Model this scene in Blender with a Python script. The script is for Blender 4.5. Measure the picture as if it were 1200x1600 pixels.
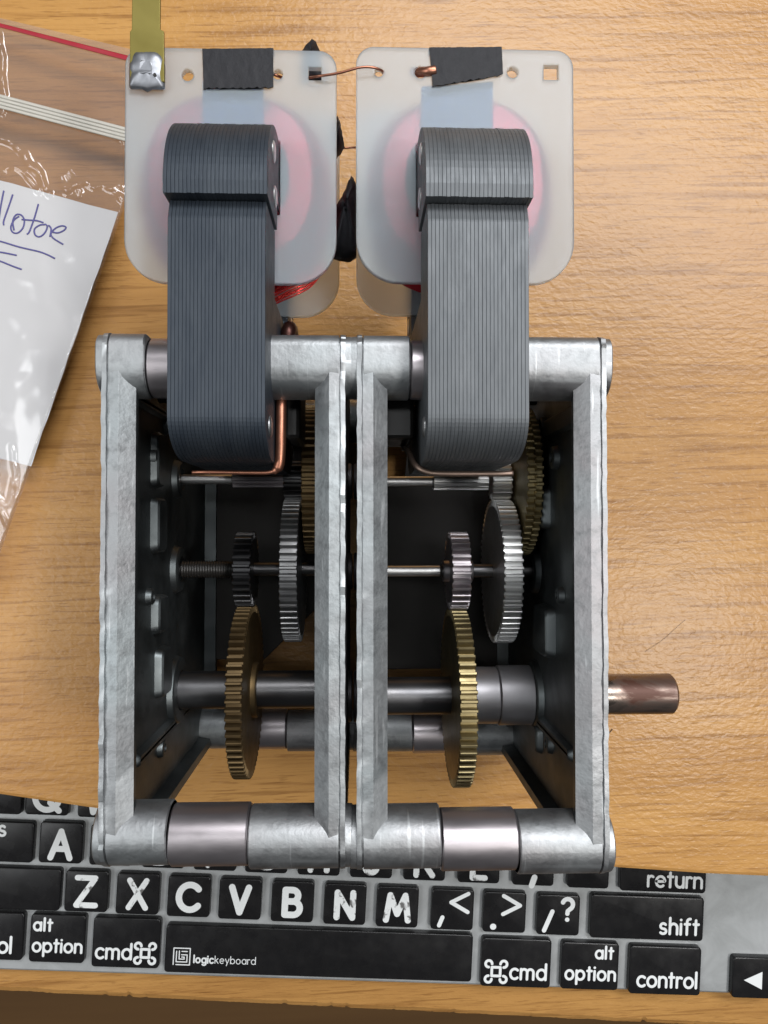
import bpy, bmesh, math, random
from mathutils import Vector, Matrix, noise

random.seed(7)
scene = bpy.context.scene
for o in list(bpy.data.objects):
    bpy.data.objects.remove(o)
C = scene.collection
PI = math.pi

# ------------------------------------------------------------------ camera
H = 0.225            # camera height above the desk top (metres)
F = 1203.0           # focal length in pixels of the 1200 px wide photograph
cam_d = bpy.data.cameras.new('camera')
cam = bpy.data.objects.new('camera', cam_d)
C.objects.link(cam)
cam_d.sensor_fit = 'HORIZONTAL'
cam_d.sensor_width = 36.0
cam_d.lens = 36.0 * F / 1200.0
cam_d.clip_start = 0.005
cam_d.clip_end = 50.0
cam.location = (0, 0, H)
nadir = Vector(((560 - 600) / F, (800 - 825) / F, -1.0)).normalized()
ROT = nadir.rotation_difference(Vector((0, 0, -1)))
cam.rotation_mode = 'QUATERNION'
cam.rotation_quaternion = ROT
scene.camera = cam

# ------------------------------------------------------------------ world, light, exposure
w = bpy.data.worlds.new('World')
scene.world = w
w.use_nodes = True
bg = w.node_tree.nodes['Background']
bg.inputs['Color'].default_value = (0.92, 0.96, 1.0, 1)
bg.inputs['Strength'].default_value = 0.04


def area(name, loc, size, energy, color, target=(0, 0, 0)):
    d = bpy.data.lights.new(name, 'AREA')
    d.shape = 'RECTANGLE'
    d.size, d.size_y = size
    d.energy = energy
    d.color = color
    o = bpy.data.objects.new(name, d)
    o.location = loc
    o.rotation_mode = 'QUATERNION'
    o.rotation_quaternion = (Vector(target) - Vector(loc)).to_track_quat('-Z', 'Y')
    C.objects.link(o)
    return o


area('window_lamp', (-0.95, -0.10, 1.25), (0.9, 0.7), 10, (0.97, 0.99, 1.0))
area('ceiling_lamp_rear', (0.50, 0.85, 1.45), (1.3, 0.45), 31, (0.97, 0.98, 1.0))
area('ceiling_lamp_right', (0.66, -0.22, 1.40), (0.20, 0.15), 8, (1.0, 0.98, 0.95))
area('ceiling_lamp_middle', (0.04, 0.16, 1.70), (0.5, 0.12), 2.2, (0.97, 0.99, 1.0))

scene.view_settings.view_transform = 'Standard'
scene.view_settings.look = 'None'
scene.view_settings.exposure = 0.0
scene.view_settings.gamma = 1.0
scene.render.resolution_x = 768
scene.render.resolution_y = 1024
scene.cycles.use_denoising = True
scene.cycles.max_bounces = 10
scene.cycles.transparent_max_bounces = 16
scene.cycles.sample_clamp_indirect = 6.0


def px(x, y, z):
    """world point at height z that the photograph shows at pixel x, y"""
    d = ROT @ Vector(((x - 600) / F, (800 - y) / F, -1.0))
    t = (z - H) / d.z
    return Vector((d.x * t, d.y * t, z))


# ------------------------------------------------------------------ node helpers
class NT:
    def __init__(self, name):
        self.m = bpy.data.materials.new(name)
        self.m.use_nodes = True
        self.t = self.m.node_tree
        self.p = self.t.nodes['Principled BSDF']
        self.out = self.t.nodes['Material Output']

    def n(self, typ, **kw):
        nd = self.t.nodes.new(typ)
        for k, v in kw.items():
            if k.startswith('i_'):
                nd.inputs[k[2:].replace('_', ' ')].default_value = v
            else:
                setattr(nd, k, v)
        return nd

    def l(self, a, b):
        self.t.links.new(a, b)

    def coord(self, scale=(1, 1, 1), rot=(0, 0, 0), loc=(0, 0, 0)):
        tc = self.n('ShaderNodeTexCoord')
        mp = self.n('ShaderNodeMapping')
        mp.inputs['Scale'].default_value = scale
        mp.inputs['Rotation'].default_value = rot
        mp.inputs['Location'].default_value = loc
        self.l(tc.outputs['Object'], mp.inputs['Vector'])
        return mp.outputs['Vector']

    def noise(self, vec, scale, detail=3, rough=0.55, dist=0.0):
        nd = self.n('ShaderNodeTexNoise')
        nd.inputs['Scale'].default_value = scale
        nd.inputs['Detail'].default_value = detail
        nd.inputs['Roughness'].default_value = rough
        nd.inputs['Distortion'].default_value = dist
        self.l(vec, nd.inputs['Vector'])
        return nd.outputs['Fac']

    def ramp(self, fac, stops):
        r = self.n('ShaderNodeValToRGB')
        e = r.color_ramp.elements
        while len(e) < len(stops):
            e.new(0.5)
        for el, (p, c) in zip(e, stops):
            el.position = p
            el.color = c if len(c) == 4 else (*c, 1)
        self.l(fac, r.inputs['Fac'])
        return r.outputs['Color']

    def mix(self, fac, a, b, mode='MIX'):
        m = self.n('ShaderNodeMix', data_type='RGBA', blend_type=mode)
        for sock, v in ((m.inputs[0], fac), (m.inputs[6], a), (m.inputs[7], b)):
            if isinstance(v, bpy.types.NodeSocket):
                self.l(v, sock)
            elif isinstance(v, (int, float)):
                sock.default_value = v
            else:
                sock.default_value = v if len(v) == 4 else (*v, 1)
        return m.outputs[2]

    def bump(self, h, strength, dist, normal=None):
        b = self.n('ShaderNodeBump')
        b.inputs['Strength'].default_value = strength
        b.inputs['Distance'].default_value = dist
        self.l(h, b.inputs['Height'])
        if normal:
            self.l(normal, b.inputs['Normal'])
        return b.outputs['Normal']

    def set(self, **kw):
        for k, v in kw.items():
            s = self.p.inputs[k.replace('_', ' ')]
            if isinstance(v, bpy.types.NodeSocket):
                self.l(v, s)
            elif isinstance(v, tuple) and len(v) == 3 and s.type == 'RGBA':
                s.default_value = (*v, 1)
            else:
                s.default_value = v
        return self.m


G = lambda v: (v, v, v)


def metal(name, col, col2, rough, metallic=0.9, nscale=300, bump=0.15, bdist=0.0002, stretch=(1, 1, 1), r2=None):
    t = NT(name)
    v = t.coord(stretch)
    n1 = t.noise(v, nscale, 5, 0.6)
    n2 = t.noise(v, nscale * 0.25, 3, 0.6, 0.6)
    c = t.mix(t.ramp(n2, [(0.35, G(0)), (0.68, G(1))]), col, col2)
    r2 = rough * 1.35 if r2 is None else r2
    r = t.ramp(n1, [(0.3, G(rough)), (0.7, G(min(1, r2)))])
    return t.set(Base_Color=c, Roughness=r, Metallic=metallic, Normal=t.bump(n1, bump, bdist))


def mat_wood(name, tint=1.0):
    t = NT(name)
    v = t.coord((1, 1, 1), (0, 0, math.radians(-1.5)))
    warp = t.noise(v, 9, 3, 0.5)

    def stretched(sx, sy, loc=(0, 0, 0), k=0.004):
        mp = t.n('ShaderNodeVectorMath', operation='MULTIPLY_ADD')
        cmb = t.n('ShaderNodeCombineXYZ')
        m = t.n('ShaderNodeMath', operation='MULTIPLY')
        t.l(warp, m.inputs[0])
        m.inputs[1].default_value = k
        t.l(m.outputs[0], cmb.inputs['Y'])
        ad = t.n('ShaderNodeVectorMath', operation='ADD')
        t.l(v, ad.inputs[0])
        t.l(cmb.outputs[0], ad.inputs[1])
        mp.inputs[1].default_value = (sx, sy, 1)
        mp.inputs[2].default_value = loc
        t.l(ad.outputs[0], mp.inputs[0])
        return mp.outputs[0]

    broad = t.noise(stretched(6, 45), 1.0, 4, 0.6)
    streak = t.noise(stretched(14, 420, (3, 1, 0)), 1.0, 5, 0.65)
    fine = t.noise(stretched(45, 1150, (7, 5, 0)), 1.0, 4, 0.7)
    pore = t.noise(stretched(110, 1500, (2, 8, 0)), 1.0, 2, 0.6)
    lines = t.noise(stretched(13, 230, (1, 9, 0), 0.004), 1.0, 4, 0.55)
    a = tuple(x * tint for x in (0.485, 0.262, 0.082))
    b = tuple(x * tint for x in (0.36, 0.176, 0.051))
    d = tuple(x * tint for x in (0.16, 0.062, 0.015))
    col = t.mix(t.ramp(broad, [(0.25, G(0)), (0.75, G(1))]), b, a)
    col = t.mix(t.ramp(streak, [(0.50, G(0)), (0.78, G(0.7))]), col, b)
    col = t.mix(t.ramp(lines, [(0.56, G(0)), (0.62, G(0.20)), (0.68, G(0.38)), (0.76, G(0.6))]), col, d)
    col = t.mix(t.ramp(fine, [(0.52, G(0)), (0.70, G(0.36))]), col, d)
    col = t.mix(t.ramp(pore, [(0.58, G(0)), (0.67, G(0.42))]), col, d)
    sharp = t.noise(stretched(22, 620, (4, 2, 0)), 1.0, 3, 0.5)
    col = t.mix(t.ramp(sharp, [(0.585, G(0)), (0.62, G(0.30)), (0.67, G(0.42))]), col, d)
    # pressed laminate relief
    pv = t.coord((0.75, 1.15, 1))
    peel = t.noise(pv, 620, 2, 0.5, 0.35)
    nrm = t.bump(peel, 0.27, 0.0005)
    nrm = t.bump(fine, 0.12, 0.0002, nrm)
    return t.set(Base_Color=col, Roughness=0.30, Normal=nrm, Specular_IOR_Level=0.32)


MW = mat_wood('oak laminate')
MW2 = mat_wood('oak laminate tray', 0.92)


def mat_floor():
    t = NT('dark brown floorboard')
    v = t.coord((3, 60, 1))
    c = t.mix(t.noise(v, 1, 4), (0.105, 0.050, 0.015), (0.165, 0.085, 0.027))
    return t.set(Base_Color=c, Roughness=0.5)


def mat_zinc():
    t = NT('cast zinc')
    v = t.coord()
    n1 = t.noise(v, 420, 5, 0.65)
    n2 = t.noise(v, 90, 4, 0.6, 1.2)
    n3 = t.noise(v, 1100, 2, 0.5)
    n4 = t.noise(t.coord((1, .12, .12)), 900, 3, 0.6)
    n5 = t.noise(v, 38, 3, 0.5, 0.3)
    c = t.mix(t.ramp(n5, [(0.36, G(0)), (0.66, G(1))]), (0.275, 0.264, 0.270), (0.315, 0.342, 0.352))
    c = t.mix(t.ramp(n2, [(0.40, G(0)), (0.75, G(0.45))]), c, (0.39, 0.41, 0.415))
    c = t.mix(t.ramp(n1, [(0.50, G(0)), (0.72, G(0.6))]), c, (0.15, 0.155, 0.158))
    geo = t.n('ShaderNodeNewGeometry')
    c = t.mix(t.ramp(geo.outputs['Pointiness'], [(0.52, G(0)), (0.60, G(0.75))]), c, (0.54, 0.56, 0.57))
    scr = t.noise(t.coord((900, 60, 60), (0.3, 0.2, 0.5)), 1.0, 2, 0.5)
    c = t.mix(t.ramp(scr, [(0.66, G(0)), (0.72, G(0.5))]), c, (0.60, 0.62, 0.63))
    r = t.ramp(n2, [(0.3, G(0.46)), (0.7, G(0.60))])
    nrm = t.bump(n1, 0.14, 0.0003)
    nrm = t.bump(n3, 0.25, 0.0002, nrm)
    nrm = t.bump(n4, 0.12, 0.0002, nrm)
    return t.set(Base_Color=c, Roughness=r, Metallic=1.0, Normal=nrm)


MZ = mat_zinc()
M_zinc_shade = metal('zinc with bay shade in its colour', (0.075, 0.084, 0.087), (0.15, 0.165, 0.168), 0.42, 1.0, 160, 0.12)  # darkened zinc: the shade inside the gear bays is put into the colour
M_lam = metal('blued lamination steel', (0.027, 0.036, 0.049), (0.040, 0.050, 0.063), 0.42, 0.4, 900, 0.25, 0.0002, (1, 0.25, 0.25))
M_lam2 = metal('grey lamination steel', (0.090, 0.098, 0.106), (0.116, 0.124, 0.132), 0.42, 0.4, 900, 0.25, 0.0002, (1, 0.25, 0.25))
M_steel = metal('bright steel', (0.60, 0.60, 0.59), (0.74, 0.74, 0.74), 0.30, 1.0, 500, 0.06, 0.0001, (0.2, 1, 1))
M_sleeve = metal('worn steel sleeve', (0.41, 0.375, 0.39), (0.55, 0.51, 0.53), 0.30, 0.95, 260, 0.12, 0.0002, (0.4, 1, 1))
M_dark = metal('oiled dark steel', (0.10, 0.10, 0.105), (0.19, 0.185, 0.185), 0.30, 0.95, 300, 0.08, 0.0001, (0.3, 1, 1))
M_collar = metal('pale matt collar steel', (0.42, 0.41, 0.43), (0.52, 0.51, 0.53), 0.42, 0.9, 260, 0.1, 0.0002, (0.4, 1, 1))
M_grey = metal('dull grey steel', (0.26, 0.26, 0.265), (0.36, 0.36, 0.36), 0.34, 1.0, 400, 0.08)
M_brass = metal('dull brass', (0.25, 0.20, 0.105), (0.36, 0.295, 0.155), 0.36, 0.9, 300, 0.15)
M_bronze = metal('oily bronze', (0.115, 0.078, 0.038), (0.20, 0.135, 0.062), 0.42, 0.85, 300, 0.15)
M_copper = metal('bare copper', (0.32, 0.125, 0.08), (0.43, 0.20, 0.13), 0.34, 0.95, 260, 0.08)
M_browncu = metal('browned copper', (0.17, 0.125, 0.10), (0.25, 0.18, 0.145), 0.42, 0.9)
M_darkcu = metal('tarnished dark copper', (0.035, 0.014, 0.011), (0.07, 0.028, 0.022), 0.3, 0.8)
M_tab = metal('olive brass tab', (0.17, 0.14, 0.030), (0.235, 0.195, 0.05), 0.45, 0.6, 200, 0.12)
M_solder = metal('lumpy solder', (0.20, 0.21, 0.23), (0.34, 0.35, 0.375), 0.42, 0.95, 250, 0.2, 0.0003)


def mat_rust():
    t = NT('rusty shaft steel')
    v = t.coord((0.5, 1, 1))
    n = t.noise(v, 110, 6, 0.6, 0.5)
    tc = t.n('ShaderNodeTexCoord')
    sp = t.n('ShaderNodeSeparateXYZ')
    t.l(tc.outputs['Object'], sp.inputs[0])
    mr = t.n('ShaderNodeMapRange')
    t.l(sp.outputs['X'], mr.inputs['Value'])
    mr.inputs['From Min'].default_value = 0.035
    mr.inputs['From Max'].default_value = 0.078
    mr.inputs['To Min'].default_value = -0.26
    mr.inputs['To Max'].default_value = 0.07
    ad = t.n('ShaderNodeMath', operation='ADD')
    t.l(n, ad.inputs[0])
    t.l(mr.outputs[0], ad.inputs[1])
    f = t.ramp(ad.outputs[0], [(0.40, G(0)), (0.56, G(1))])
    c = t.mix(f, (0.25, 0.205, 0.175), (0.085, 0.036, 0.024))
    r = t.mix(f, G(0.25), G(0.5))
    me = t.mix(f, G(0.95), G(0.45))
    return t.set(Base_Color=c, Roughness=r, Metallic=me, Normal=t.bump(n, 0.15, 0.0002))


M_shaft = mat_rust()


def plain(name, col, rough, metallic=0.0, nscale=500, bump=0.1, var=0.15, **kw):
    t = NT(name)
    n = t.noise(t.coord(), nscale, 4, 0.6)
    c = t.mix(n, tuple(x * (1 - var) for x in col), tuple(min(1, x * (1 + var)) for x in col))
    return t.set(Base_Color=c, Roughness=rough, Metallic=metallic, Normal=t.bump(n, bump, 0.0002), **kw)


M_tape = plain('black cloth tape', (0.014, 0.014, 0.017), 0.6, 0, 900, 0.5, 0.4, Specular_IOR_Level=0.3)
M_tape_blue = plain('blue tape', (0.003, 0.040, 0.19), 0.5)
M_red = plain('red enamelled wire', (0.70, 0.045, 0.07), 0.25, 0.25, 400, 0.1)
M_strand = plain('bright red enamelled copper strand', (0.85, 0.07, 0.06), 0.18, 0.55, 400, 0.05)
M_bake = plain('dark bakelite', (0.02, 0.018, 0.016), 0.4)
M_bay_shade = plain('dark brown bay shade sheet', (0.020, 0.016, 0.013), 0.6)  # colour of the added sheets that darken the gear bays
M_hair = plain('dark hair', (0.03, 0.015, 0.01), 0.4)
M_redstrip = plain('red plastic strip', (0.30, 0.008, 0.02), 0.5, 0, 300, 0.1)
M_ink = plain('blue ballpoint ink', (0.035, 0.035, 0.26), 0.5)
M_zip = plain('milky zip plastic', (0.44, 0.42, 0.37), 0.4, 0, 300, 0.1, 0.1)


def mat_nylon():
    t = NT('milky nylon')
    t.set(Base_Color=(0.50, 0.56, 0.60), Roughness=0.36, Subsurface_Weight=0.0)
    n = t.noise(t.coord(), 900, 3)
    nrm = t.bump(n, 0.12, 0.0002)
    t.l(nrm, t.p.inputs['Normal'])
    rf = t.n('ShaderNodeBsdfRefraction')
    rf.inputs['Color'].default_value = (0.93, 0.97, 1.0, 1)
    rf.inputs['Roughness'].default_value = 0.76
    rf.inputs['IOR'].default_value = 1.12
    mx = t.n('ShaderNodeMixShader')
    mx.inputs[0].default_value = 0.66
    t.l(t.p.outputs[0], mx.inputs[1])
    t.l(rf.outputs[0], mx.inputs[2])
    tp = t.n('ShaderNodeBsdfTransparent')
    m2 = t.n('ShaderNodeMixShader')
    m2.inputs[0].default_value = 0.03
    t.l(mx.outputs[0], m2.inputs[1])
    t.l(tp.outputs[0], m2.inputs[2])
    t.l(m2.outputs[0], t.out.inputs['Surface'])
    return t.m


M_nylon = mat_nylon()


def mat_film():
    t = NT('clear bag film')
    v = t.coord()
    n = t.noise(v, 45, 2, 0.45, 0.6)
    rg = t.n('ShaderNodeTexNoise', noise_type='RIDGED_MULTIFRACTAL')
    rg.inputs['Scale'].default_value = 38
    rg.inputs['Detail'].default_value = 2.5
    rg.inputs['Distortion'].default_value = 0.8
    t.l(v, rg.inputs['Vector'])
    nrm = t.bump(n, 0.035, 0.003)
    nrm = t.bump(rg.outputs['Fac'], 0.12, 0.0010, nrm)
    t.set(Base_Color=(0.66, 0.63, 0.61), Roughness=0.6, Normal=nrm, Specular_IOR_Level=0.0)
    tr = t.n('ShaderNodeBsdfTransparent')
    tr.inputs['Color'].default_value = (0.955, 0.93, 0.915, 1)
    mx = t.n('ShaderNodeMixShader')
    mx.inputs[0].default_value = 0.085
    t.l(tr.outputs[0], mx.inputs[1])
    t.l(t.p.outputs[0], mx.inputs[2])
    gl = t.n('ShaderNodeBsdfGlossy')
    gl.inputs['Roughness'].default_value = 0.11
    t.l(nrm, gl.inputs['Normal'])
    lw = t.n('ShaderNodeLayerWeight')
    t.l(nrm, lw.inputs['Normal'])
    pw = t.n('ShaderNodeMath', operation='POWER')
    t.l(lw.outputs['Facing'], pw.inputs[0])
    pw.inputs[1].default_value = 4.0
    fr = t.n('ShaderNodeMath', operation='MULTIPLY_ADD')
    t.l(pw.outputs[0], fr.inputs[0])
    fr.inputs[1].default_value = 0.6
    fr.inputs[2].default_value = 0.075
    m2 = t.n('ShaderNodeMixShader')
    t.l(fr.outputs[0], m2.inputs[0])
    t.l(mx.outputs[0], m2.inputs[1])
    t.l(gl.outputs[0], m2.inputs[2])
    t.l(m2.outputs[0], t.out.inputs['Surface'])
    return t.m


M_film = mat_film()


def mat_paper():
    t = NT('creased white paper')
    v = t.coord()
    n = t.noise(v, 40, 2, 0.4, 0.3)
    n2 = t.noise(v, 1500, 2)
    nrm = t.bump(n, 0.22, 0.004)
    nrm = t.bump(n2, 0.1, 0.0001, nrm)
    c = t.mix(n, (0.56, 0.585, 0.615), (0.62, 0.65, 0.68))
    return t.set(Base_Color=c, Roughness=0.7, Normal=nrm)


M_paper = mat_paper()


def mat_alu():
    t = NT('anodised keyboard aluminium')
    v = t.coord()
    n = t.noise(v, 1800, 2)
    n2 = t.noise(v, 60, 5, 0.65, 0.8)
    c = t.mix(t.ramp(n2, [(0.35, G(0)), (0.72, G(1))]), (0.30, 0.31, 0.31), (0.42, 0.435, 0.44))
    return t.set(Base_Color=c, Roughness=0.42, Metallic=0.35, Normal=t.bump(n, 0.08, 0.0001))


M_alu = mat_alu()


def mat_key():
    t = NT('glossy black key plastic')
    v = t.coord()
    n = t.noise(v, 120, 4, 0.6)
    r = t.ramp(n, [(0.3, G(0.20)), (0.7, G(0.36))])
    c = t.mix(t.noise(v, 300, 4), (0.006, 0.006, 0.007), (0.014, 0.0135, 0.0135))
    return t.set(Base_Color=c, Roughness=r, Specular_IOR_Level=0.28)


M_key = mat_key()


def mat_legend(name, worn):
    t = NT(name)
    v = t.coord()
    n = t.noise(v, 230, 4, 0.6, 0.5)
    f = t.ramp(n, [(worn - 0.03, G(0)), (worn + 0.03, G(1))])
    c = t.mix(f, (0.12, 0.118, 0.115), (0.66, 0.68, 0.68))
    return t.set(Base_Color=c, Roughness=0.45)


M_leg = mat_legend('white key print', 0.22)
M_leg_worn = mat_legend('worn key print', 0.42)
M_leg_faint = mat_legend('faint key print', 0.60)


# ------------------------------------------------------------------ mesh helpers (millimetres in, metres out)
class MB:
    def __init__(self):
        self.v, self.f, self.s = [], [], []

    def face(self, idx, smooth=False):
        self.f.append(tuple(idx))
        self.s.append(smooth)

    def box(self, x0, x1, y0, y1, z0, z1):
        b = len(self.v)
        for x in (x0, x1):
            for y in (y0, y1):
                for z in (z0, z1):
                    self.v.append((x, y, z))
        for q in ((0, 1, 3, 2), (4, 6, 7, 5), (0, 4, 5, 1), (2, 3, 7, 6), (0, 2, 6, 4), (1, 5, 7, 3)):
            self.face([b + i for i in q])
        return self

    def loft(self, loops, cap0=True, cap1=True, smooth=False, closed=True):
        """loops of 3-D points, all the same count"""
        n = len(loops[0])
        b = len(self.v)
        for lp in loops:
            self.v.extend(tuple(p) for p in lp)
        for i in range(len(loops) - 1):
            sm = smooth[i] if isinstance(smooth, (list, tuple)) else smooth
            for j in range(n if closed else n - 1):
                k = (j + 1) % n
                self.face((b + i * n + j, b + i * n + k, b + (i + 1) * n + k, b + (i + 1) * n + j), sm)
        if cap0:
            self.face([b + j for j in range(n)][::-1])
        if cap1:
            self.face([b + (len(loops) - 1) * n + j for j in range(n)])
        return self

    def lathe_x(self, prof, cy, cz, n=40, cap=True):
        """prof: (x, r) list, revolved about a line along x"""
        loops = []
        for x, r in prof:
            loops.append([(x, cy + r * math.cos(2 * PI * j / n), cz + r * math.sin(2 * PI * j / n)) for j in range(n)])
        b = len(self.v)
        sm = []
        for i in range(len(prof) - 1):
            sm.append(True)
        return self.loft(loops, cap, cap, sm)

    def prism_x(self, poly, x0, x1):
        return self.loft([[(x0, y, z) for y, z in poly], [(x1, y, z) for y, z in poly]])

    def prism_z(self, poly, z0, z1):
        return self.loft([[(x, y, z0) for x, y in poly], [(x, y, z1) for x, y in poly]])

    def tube(self, pts, r, n=10, cap=True):
        pts = [Vector(p) for p in pts]
        loops = []
        up = Vector((0.13, 0.21, 0.97))
        for i, p in enumerate(pts):
            a = pts[max(0, i - 1)]
            c = pts[min(len(pts) - 1, i + 1)]
            t = (c - a).normalized()
            u = up - t * up.dot(t)
            if u.length < 1e-3:
                u = Vector((1, 0, 0)) - t * t.x
            u.normalize()
            w_ = t.cross(u)
            rr = r[i] if isinstance(r, (list, tuple)) else r
            loops.append([p + u * rr * math.cos(2 * PI * j / n) + w_ * rr * math.sin(2 * PI * j / n) for j in range(n)])
            up = u
        return self.loft(loops, cap, cap, True)

    def mesh(self, name):
        me = bpy.data.meshes.new(name)
        me.from_pydata([(x * .001, y * .001, z * .001) for x, y, z in self.v], [], self.f)
        for p, s in zip(me.polygons, self.s):
            p.use_smooth = s
        bm = bmesh.new()
        bm.from_mesh(me)
        bmesh.ops.recalc_face_normals(bm, faces=bm.faces)
        bm.to_mesh(me)
        bm.free()
        return me

    def build(self, name, mat, parent=None, bevel=0.0, kind=None, auto=None):
        return link(name, self.mesh(name), mat, parent, bevel, kind, auto)


def link(name, me, mat, parent=None, bevel=0.0, kind=None, auto=None):
    o = bpy.data.objects.new(name, me)
    if mat and not me.materials:
        me.materials.append(mat)
    C.objects.link(o)
    if parent:
        o.parent = parent
    if bevel:
        md = o.modifiers.new('bevel', 'BEVEL')
        md.width = bevel * .001
        md.segments = 2
        md.limit_method = 'ANGLE'
        md.angle_limit = math.radians(24)
        md.harden_normals = False
    if auto:
        sharp_edges(me, auto)
    if kind:
        o['kind'] = kind
    return o


def sharp_edges(me, deg):
    bm = bmesh.new()
    bm.from_mesh(me)
    for f in bm.faces:
        f.smooth = True
    for e in bm.edges:
        if len(e.link_faces) == 2 and e.calc_face_angle(0) > math.radians(deg):
            e.smooth = False
    bm.to_mesh(me)
    bm.free()


def empty(name, label, cat, loc=(0, 0, 0), rz=0.0):
    o = bpy.data.objects.new(name, None)
    o.empty_display_size = 0.01
    o.location = loc
    o.rotation_euler = (0, 0, rz)
    o['label'] = label
    o['category'] = cat
    C.objects.link(o)
    return o


def rr_loop(a0, a1, b0, b1, r, nc=8, ne=1, top_r=None):
    """rounded rectangle in a plane: a right, b up; r bottom corners, top_r top corners"""
    tr = r if top_r is None else top_r
    pts = []
    cs = ((a1 - tr, b1 - tr, 0, tr), (a0 + tr, b1 - tr, 90, tr), (a0 + r, b0 + r, 180, r), (a1 - r, b0 + r, 270, r))
    arcs = []
    for cx, cy, s, q in cs:
        arcs.append([(cx + q * math.cos(math.radians(s + 90 * i / nc)), cy + q * math.sin(math.radians(s + 90 * i / nc))) for i in range(nc + 1)])
    for i in range(4):
        pts += arcs[i]
        p, q = arcs[i][-1], arcs[(i + 1) % 4][0]
        for k in range(1, ne):
            f = k / ne
            pts.append((p[0] + (q[0] - p[0]) * f, p[1] + (q[1] - p[1]) * f))
    return pts


def nz(x, y, z=0.0, s=1.0):
    return noise.noise(Vector((x * s, y * s, z * s)))


def curve_solid(name, loops, half, bev, mat, parent, loc_z):
    """flat plate with holes, from 2-D loops in mm; thickness 2*(half+bev)"""
    cu = bpy.data.curves.new(name, 'CURVE')
    cu.dimensions = '2D'
    cu.fill_mode = 'BOTH'
    cu.extrude = half * .001
    cu.bevel_depth = bev * .001
    cu.bevel_resolution = 2
    for lp in loops:
        sp = cu.splines.new('POLY')
        sp.points.add(len(lp) - 1)
        for p, (x, y) in zip(sp.points, lp):
            p.co = (x * .001, y * .001, 0, 1)
        sp.use_cyclic_u = True
    tmp = bpy.data.objects.new('tmp', cu)
    C.objects.link(tmp)
    dg = bpy.context.evaluated_depsgraph_get()
    me = bpy.data.meshes.new_from_object(tmp.evaluated_get(dg))
    bpy.data.objects.remove(tmp)
    me.name = name
    me.transform(Matrix.Translation((0, 0, loc_z * .001)))
    me.materials.clear()
    o = link(name, me, mat, parent)
    sharp_edges(me, 35)
    return o


# ------------------------------------------------------------------ desk, tray, floor
desk = empty('desk', 'oak laminate desk with a front edge overhanging a pull-out keyboard shelf', 'desk', (0, 0.1, 0))
edge_px = [(-500, 1175), (-200, 1212), (0, 1243), (135, 1263), (300, 1285), (500, 1311), (750, 1337), (960, 1357), (1105, 1367), (1200, 1371), (1450, 1378), (1800, 1384)]
edge = [px(x, y, 0) * 1000 for x, y in edge_px]
poly = [(-700, edge[0].y), *[(p.x, p.y) for p in edge], (700, edge[-1].y), (700, 700), (-700, 700)]
mb = MB()
nE = len(poly)


def inset_front(d):
    return [(x, y + (d if i < nE - 2 else 0)) for i, (x, y) in enumerate(poly)]


mb.loft([[(x, y, -25) for x, y in inset_front(1.5)], [(x, y, -23.5) for x, y in inset_front(0.3)], [(x, y, -22) for x, y in poly],
         [(x, y, -1.2) for x, y in poly], [(x, y, -0.35) for x, y in inset_front(0.35)], [(x, y, 0) for x, y in inset_front(1.2)]])
top = mb.build('desktop', MW, None)
top.parent = desk
top.matrix_parent_inverse = Matrix.Translation((0, -0.1, 0))

TRAY = -64.0
e0, e1 = px(0, 1553, TRAY * .001) * 1000, px(975, 1601, TRAY * .001) * 1000
sl = (e1.y - e0.y) / (e1.x - e0.x)
fy = lambda x: e0.y + (x - e0.x) * sl
mb = MB()
prof = [(120, -16), (1.5, -16), (0.0, -14), (0.0, -3.0), (0.8, -0.9), (2.6, 0)]


def tray_loop(x):
    ch = max(0, nz(x * .35, 3.1) - .25) * 1.6 + .25 * nz(x * .12, 8.8) + .12 * nz(x * 1.1, 2)
    return [(x, fy(x) + a + (ch if -10 < b else 0) if a < 100 else 150, TRAY + b - (.25 * max(0, ch) if -10 < b < 0 else 0)) for a, b in prof] + [(x, 150, TRAY)]


mb.loft([tray_loop(-500)] + [tray_loop(-190 + .8 * k) for k in range(476)] + [tray_loop(500)])
tray = mb.build('keyboard_shelf', MW2, None)
tray.parent = desk
tray.matrix_parent_inverse = Matrix.Translation((0, -0.1, 0))

mb = MB().box(-2500, 2500, -2500, 2500, -620, -600)
fl = mb.build('floor', mat_floor())
fl['kind'] = 'structure'

# ------------------------------------------------------------------ stroke lettering
def arc(cx, cy, rx, ry, a0, a1, n=14):
    return [(cx + rx * math.cos(math.radians(a0 + (a1 - a0) * i / n)), cy + ry * math.sin(math.radians(a0 + (a1 - a0) * i / n))) for i in range(n + 1)]


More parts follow.
